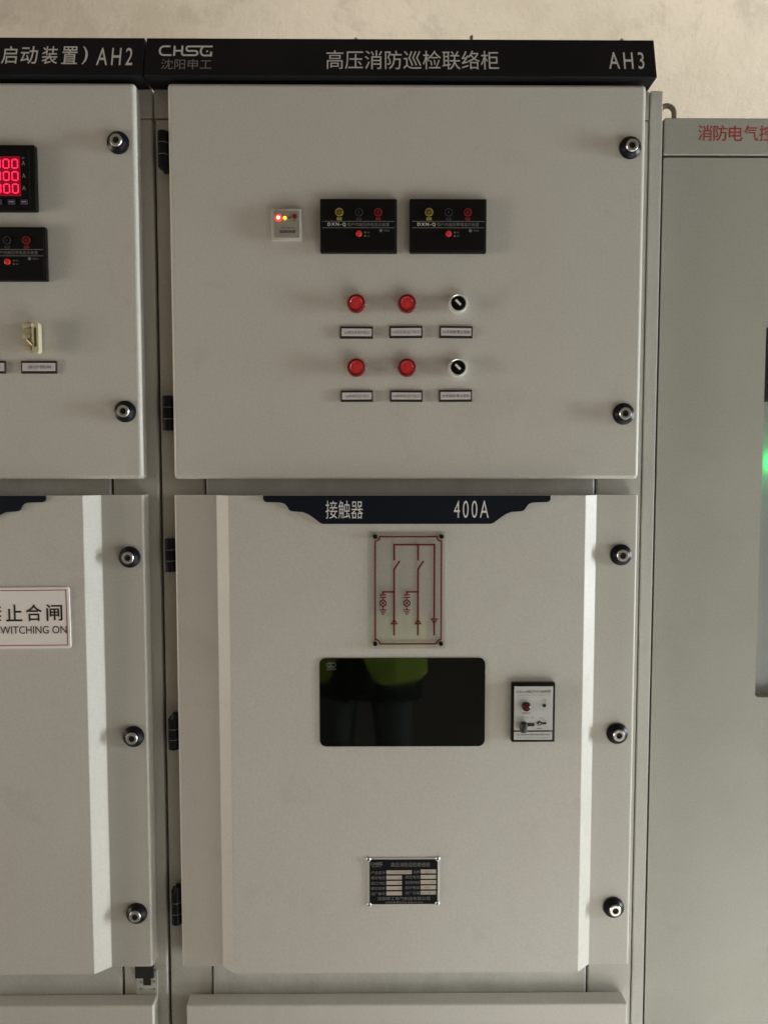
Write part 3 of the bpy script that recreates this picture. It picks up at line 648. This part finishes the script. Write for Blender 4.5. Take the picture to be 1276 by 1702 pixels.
q.build('bridge_frame', 'cream', tl_)
MB().box(-565.2, -559.2, -15.0, -13.0, 1690, 1724).build('bridge_slot', 'brass', tl_)
MB().tube([(-576, -15, 1704), (-571, -17.5, 1699), (-566, -18.5, 1694)], 2.6, 8).build('contact_strip', 'brass', tl_)
MB().lathe(-566.8, 1727.0, [(2.6, -18), (2.4, -21), (0, -21.6)], 14).build('link_screw', 'bright_ring', tl_)
# latch plate on the frame under the lower door
lp = MB().box(-434.5, -397.5, 31.5, 34.6, 541, 588, 0.5, 1).build('latch_plate', 'zinc', c2)
MB().box(-436.5, -403, 28.5, 32.0, 575, 600, 0.8, 1).build('latch_gap', 'rubber', lp)
MB().box(-422.5, -409.0, 30.8, 32.6, 561, 579).build('latch_slot', 'dark_hole', lp)
for x, z in ((-427, 567.5), (-403.2, 568.0), (-427, 555), (-403.2, 553.5)):
    MB().lathe(x, z, [(2.4, 31.4), (2.0, 30.4), (0, 30.4)], 12).build('latch_screw', 'steel', lp)

# ------------------------------------------------------------------ loose warning sign on the left cabinet
sg = empty('warning_sign', (-600, -21, 1190), 'white warning sign with red border reading NO SWITCHING ON, on the left cabinet door', 'sign')
TL = lambda m_: m_.turn(-516, 1242, -0.55)
TL(MB().prism_y(rrect(-838, -515.6, 1190.2, 1293.6, 3.5, 4), -22.2, -20.1, 0.4, 1)).build('sign_panel', 'sign_white', sg)
q = MB(); q.stroke([(-832, 1195.5), (-520.8, 1195.5), (-520.8, 1288.6), (-832, 1288.6)], 1.5, -22.25, closed=True); TL(q).build('red_border', 'sign_red', sg, smooth=0)
q = MB()
for ch, a, b in (('禁', -656.5, -629.0), ('止', -622, -595), ('合', -589, -561.9), ('闸', -554.6, -527.8)): q.text(ch, a, b, 1236.5, 1264.9, -22.25, 0.014)
q.text('NO SWITCHING ON', -668.5, -521.8, 1215.2, 1228.2, -22.25, 0.004)
TL(q).build('lettering', 'black_ink', sg, smooth=0)

# ------------------------------------------------------------------ the right cabinet
rc = empty('control_cabinet', (880, 500, 0), 'grey fire control cabinet with red lettering on its top strip, at the right edge', 'cabinet')
MB().box(486, 1280, 62, 900, 0, 2082, 3, 1).build('shell', 'rpaint', rc)
hs = MB().box(484.5, 1282, 35, 64, 2022, 2083.4, 2.0, 2).build('header_strip', 'rpaint', rc, smooth=0)
q = MB()
for k, ch in enumerate('消防电气控制装置'): q.text(ch, 542 + k*26.0, 565.6 + k*26.0, 2045.2, 2070.9, 35, 0.002)
q.build('lettering', 'red_ink', hs, smooth=0)
# door with a glazed opening
q = MB()
wx0, wx1, wz0, wz1 = 668.0, 1098.0, 1085.0, 1737.0
DX0, DX1, DZ0, DZ1 = 484.5, 1282.0, 40.0, 2017.5
outer = rrect(DX0, DX1, DZ0, DZ1, 2.5, 4); inner = rrect(wx0, wx1, wz0, wz1, 7.0, 4)
def ringface(mb, o_, i_, y):
    vo = [mb.bm.verts.new((x, y, z)) for x, z in o_]; vi = [mb.bm.verts.new((x, y, z)) for x, z in i_]
    n = len(vo)
    for k in range(n): mb.bm.faces.new((vo[k], vo[(k+1) % n], vi[(k+1) % n], vi[k]))
    return vo, vi
fo, fi = ringface(q, outer, inner, 35.0); bo, bi = ringface(q, outer, inner, 58.0)
for k in range(len(fo)):
    j = (k+1) % len(fo)
    q.bm.faces.new((fo[k], fo[j], bo[j], bo[k])); q.bm.faces.new((fi[k], fi[j], bi[j], bi[k]))
dr = q.build('door', 'rpaint', rc, smooth=0)
wn = MB().prism_y(rrect(wx0-6, wx1+6, wz0-6, wz1+6, 7, 4), 59.0, 61.0).build('instrument_window', 'rubber', rc)
MB().box(wx0+0.5, wx1-0.5, 37.5, 40.5, wz0+0.5, wz1-0.5).build('pane', 'pane', wn)
MB().box(wx0+0.5, wx1-0.5, 56.5, 58.8, wz0+0.5, 1608).build('mounting_plate', 'plate_bright', wn)
MB().box(wx0+0.5, wx1-0.5, 52.0, 58.6, 1609, wz1-0.5, 1, 1).build('instrument_panel', 'knob', wn)
MB().lathe(706, 1503, [(14, 57), (14, 50), (10, 46), (0, 45)], 24).build('lit_green_lamp', 'led_green', wn)
# lifting eye on the roof
path = [(506, 120, 2080)] + [(519 - 13*math.cos(R(a)), 120, 2128 + 13*math.sin(R(a))) for a in range(0, 181, 15)] + [(532, 120, 2080)]
MB().tube(path, 4.6, 12).build('lifting_eye', 'eye_grey', rc)

# ------------------------------------------------------------------ the photographer, mirrored in the dark window
M['skin'] = simple('skin', (0.45, 0.27, 0.19), 0.5)
M['denim'] = noise_paint('grey_blue_denim', (0.075, 0.085, 0.095), (0.125, 0.135, 0.145), 0.85, 0.4, scale=14)
M['coat'] = simple('black_coat_cloth', (0.010, 0.010, 0.011), 0.85)
M['vest'] = noise_paint('lime_vest_cloth', (0.34, 0.48, 0.05), (0.42, 0.58, 0.075), 0.8, 0.4, scale=9)
M['hair'] = simple('black_hair', (0.012, 0.010, 0.009), 0.5)
def skin_mesh(name, verts, edges, mat, parent=None, root=0, sub=2):
    base = Vector((-0.05, -1.62, 0.0))
    me = bpy.data.meshes.new(name); me.from_pydata([Vector(v[0]) - base for v in verts], edges, [])
    me.materials.append(M[mat]); o = bpy.data.objects.new(name, me); COL.objects.link(o)
    sk = o.modifiers.new('skin', 'SKIN'); sk.use_smooth_shade = True
    for i, v in enumerate(verts):
        sv = me.skin_vertices[0].data[i]; r = v[1]; sv.radius = (r, r) if not isinstance(r, tuple) else r; sv.use_root = (i == root)
    ss = o.modifiers.new('subdivision', 'SUBSURF'); ss.levels = sub; ss.render_levels = sub
    WLOC[o] = base
    if parent is None: o.location = base
    else: o.parent = parent; o.location = (0, 0, 0)
    return o
V = [((-0.05, -1.62, 0.93), 0.13), ((-0.05, -1.62, 1.12), 0.12), ((-0.05, -1.63, 1.32), 0.14), ((-0.05, -1.63, 1.44), 0.07), ((-0.05, -1.62, 1.51), 0.055), ((-0.05, -1.60, 1.60), (0.078, 0.095)), ((-0.05, -1.60, 1.69), (0.075, 0.09)), ((-0.05, -1.515, 1.59), 0.016)]
Ed = [(0, 1), (1, 2), (2, 3), (3, 4), (4, 5), (5, 6), (5, 7)]
for s_ in (-1, 1):
    n = len(V); cx = -0.05
    V += [((cx + s_*0.09, -1.62, 0.84), 0.085), ((cx + s_*0.105, -1.615, 0.47), 0.055), ((cx + s_*0.11, -1.64, 0.10), 0.04), ((cx + s_*0.12, -1.52, 0.035), 0.032)]
    Ed += [(0, n), (n, n+1), (n+1, n+2), (n+2, n+3)]
    n = len(V)
    V += [((cx + s_*0.18, -1.63, 1.40), 0.055), ((cx + s_*0.25, -1.56, 1.17), 0.042), ((0.0 + s_*0.105, -1.40, 1.38), 0.026), ((0.0 + s_*0.085, -1.365, 1.43), (0.030, 0.018))]
    Ed += [(2, n), (n, n+1), (n+1, n+2), (n+2, n+3)]
    k = n + 3
    for f, (dz, ln) in enumerate(((0.055, 0.050), (0.038, 0.056), (0.020, 0.052), (0.002, 0.042))):
        m_ = len(V); V += [((s_*0.088, -1.350, 1.44 + dz), 0.009), ((s_*0.080, -1.342 + 0.004*f, 1.44 + dz + 0.012), 0.008), ((s_*(0.080 - ln*0.35), -1.347, 1.44 + dz + 0.014), 0.007)]
        Ed += [(k, m_), (m_, m_+1), (m_+1, m_+2)]
    m_ = len(V); V += [((s_*0.060, -1.372, 1.455), 0.010), ((s_*0.045, -1.352, 1.475), 0.008)]; Ed += [(k, m_), (m_, m_+1)]
body = skin_mesh('person', V, Ed, 'skin')
tag(body, 'person in black coat with lime cloth at the waist, mirrored in the dark inspection window', 'person')
J = [((-0.05, -1.62, 0.97), (0.155, 0.13)), ((-0.05, -1.62, 0.86), (0.14, 0.12))]; Je = [(0, 1)]
for s_ in (-1, 1):
    n = len(J); J += [((-0.05 + s_*0.095, -1.62, 0.74), 0.098), ((-0.05 + s_*0.108, -1.61, 0.47), 0.074), ((-0.05 + s_*0.112, -1.635, 0.12), 0.062)]
    Je += [(1, n), (n, n+1), (n+1, n+2)]
skin_mesh('jeans', J, Je, 'denim', body)
for s_ in (-1, 1):
    skin_mesh('sleeve', [((-0.05 + s_*0.15, -1.63, 1.40), 0.075), ((-0.05 + s_*0.19, -1.63, 1.38), 0.072), ((-0.05 + s_*0.25, -1.56, 1.17), 0.058), ((s_*0.12, -1.42, 1.355), 0.043)], [(0, 1), (1, 2), (2, 3)], 'coat', body)
    skin_mesh('shoe', [((-0.05 + s_*0.112, -1.66, 0.05), 0.045), ((-0.05 + s_*0.118, -1.58, 0.045), 0.045), ((-0.05 + s_*0.125, -1.47, 0.035), 0.036)], [(0, 1), (1, 2)], 'rubber', body)
skin_mesh('hair', [((-0.05, -1.64, 1.60), (0.078, 0.07)), ((-0.05, -1.625, 1.70), (0.086, 0.10))], [(0, 1)], 'hair', body)
def garment(name, mat, z_top, z_hem, rx, ry, gap, thick):
    """cloth shell round the trunk, front opening where gap(z) > 0, hem height by angle"""
    nu, nv = 72, 26; vs = []; fs = []
    for j in range(nv + 1):
        for i in range(nu + 1):
            t = i / nu; zz = j / nv
            a = R(90) + R(14) + gap(zz)[0] + t * (2*math.pi - gap(zz)[0] - gap(zz)[1])
            h = z_hem(t); z = z_top + (h - z_top) * zz
            k = (0.80 + 0.20 * min(1, zz * 4)) * (1 + 0.05 * zz)
            k *= 1 + 0.018 * zz * math.sin(11 * a + 2.0) + 0.012 * zz * math.sin(23 * a + zz * 3)
            vs.append((rx * k * math.cos(a), ry * k * math.sin(a), z))
    for j in range(nv):
        for i in range(nu):
            p = j * (nu + 1) + i; fs.append((p, p + 1, p + nu + 2, p + nu + 1))
    me = bpy.data.meshes.new(name); me.from_pydata(vs, [], fs); me.materials.append(M[mat])
    me.polygons.foreach_set('use_smooth', [True] * len(me.polygons))
    o = bpy.data.objects.new(name, me); COL.objects.link(o); o.parent = body; o.location = (0, 0, 0)
    so = o.modifiers.new('cloth_thickness', 'SOLIDIFY'); so.thickness = thick; so.offset = 1
    return o
garment('coat', 'coat', 1.45, lambda t: 0.635 + 0.02 * math.sin(7 * t), 0.205, 0.150, lambda z: (0.0, 0.0), 0.004)
garment('waist_cloth', 'vest', 0.995, lambda t: 0.705 + 0.15 * math.exp(-(t / 0.022) ** 2) + 0.12 * math.exp(-((1 - t) / 0.030) ** 2), 0.222, 0.168, lambda z: (0.06 + 0.06 * z, 0.08 + 0.08 * z), 0.003)
ph = empty('phone', (0, -1326, 1462), 'dark phone held up in front of the person taking the picture', 'phone')
MB().box(-38, 38, -1334, -1325, 1422, 1510, 3, 2).build('phone_body', 'black_plastic', ph)
MB().box(-35, 35, -1335.2, -1333.5, 1426, 1506).build('screen', 'dark_glass', ph)
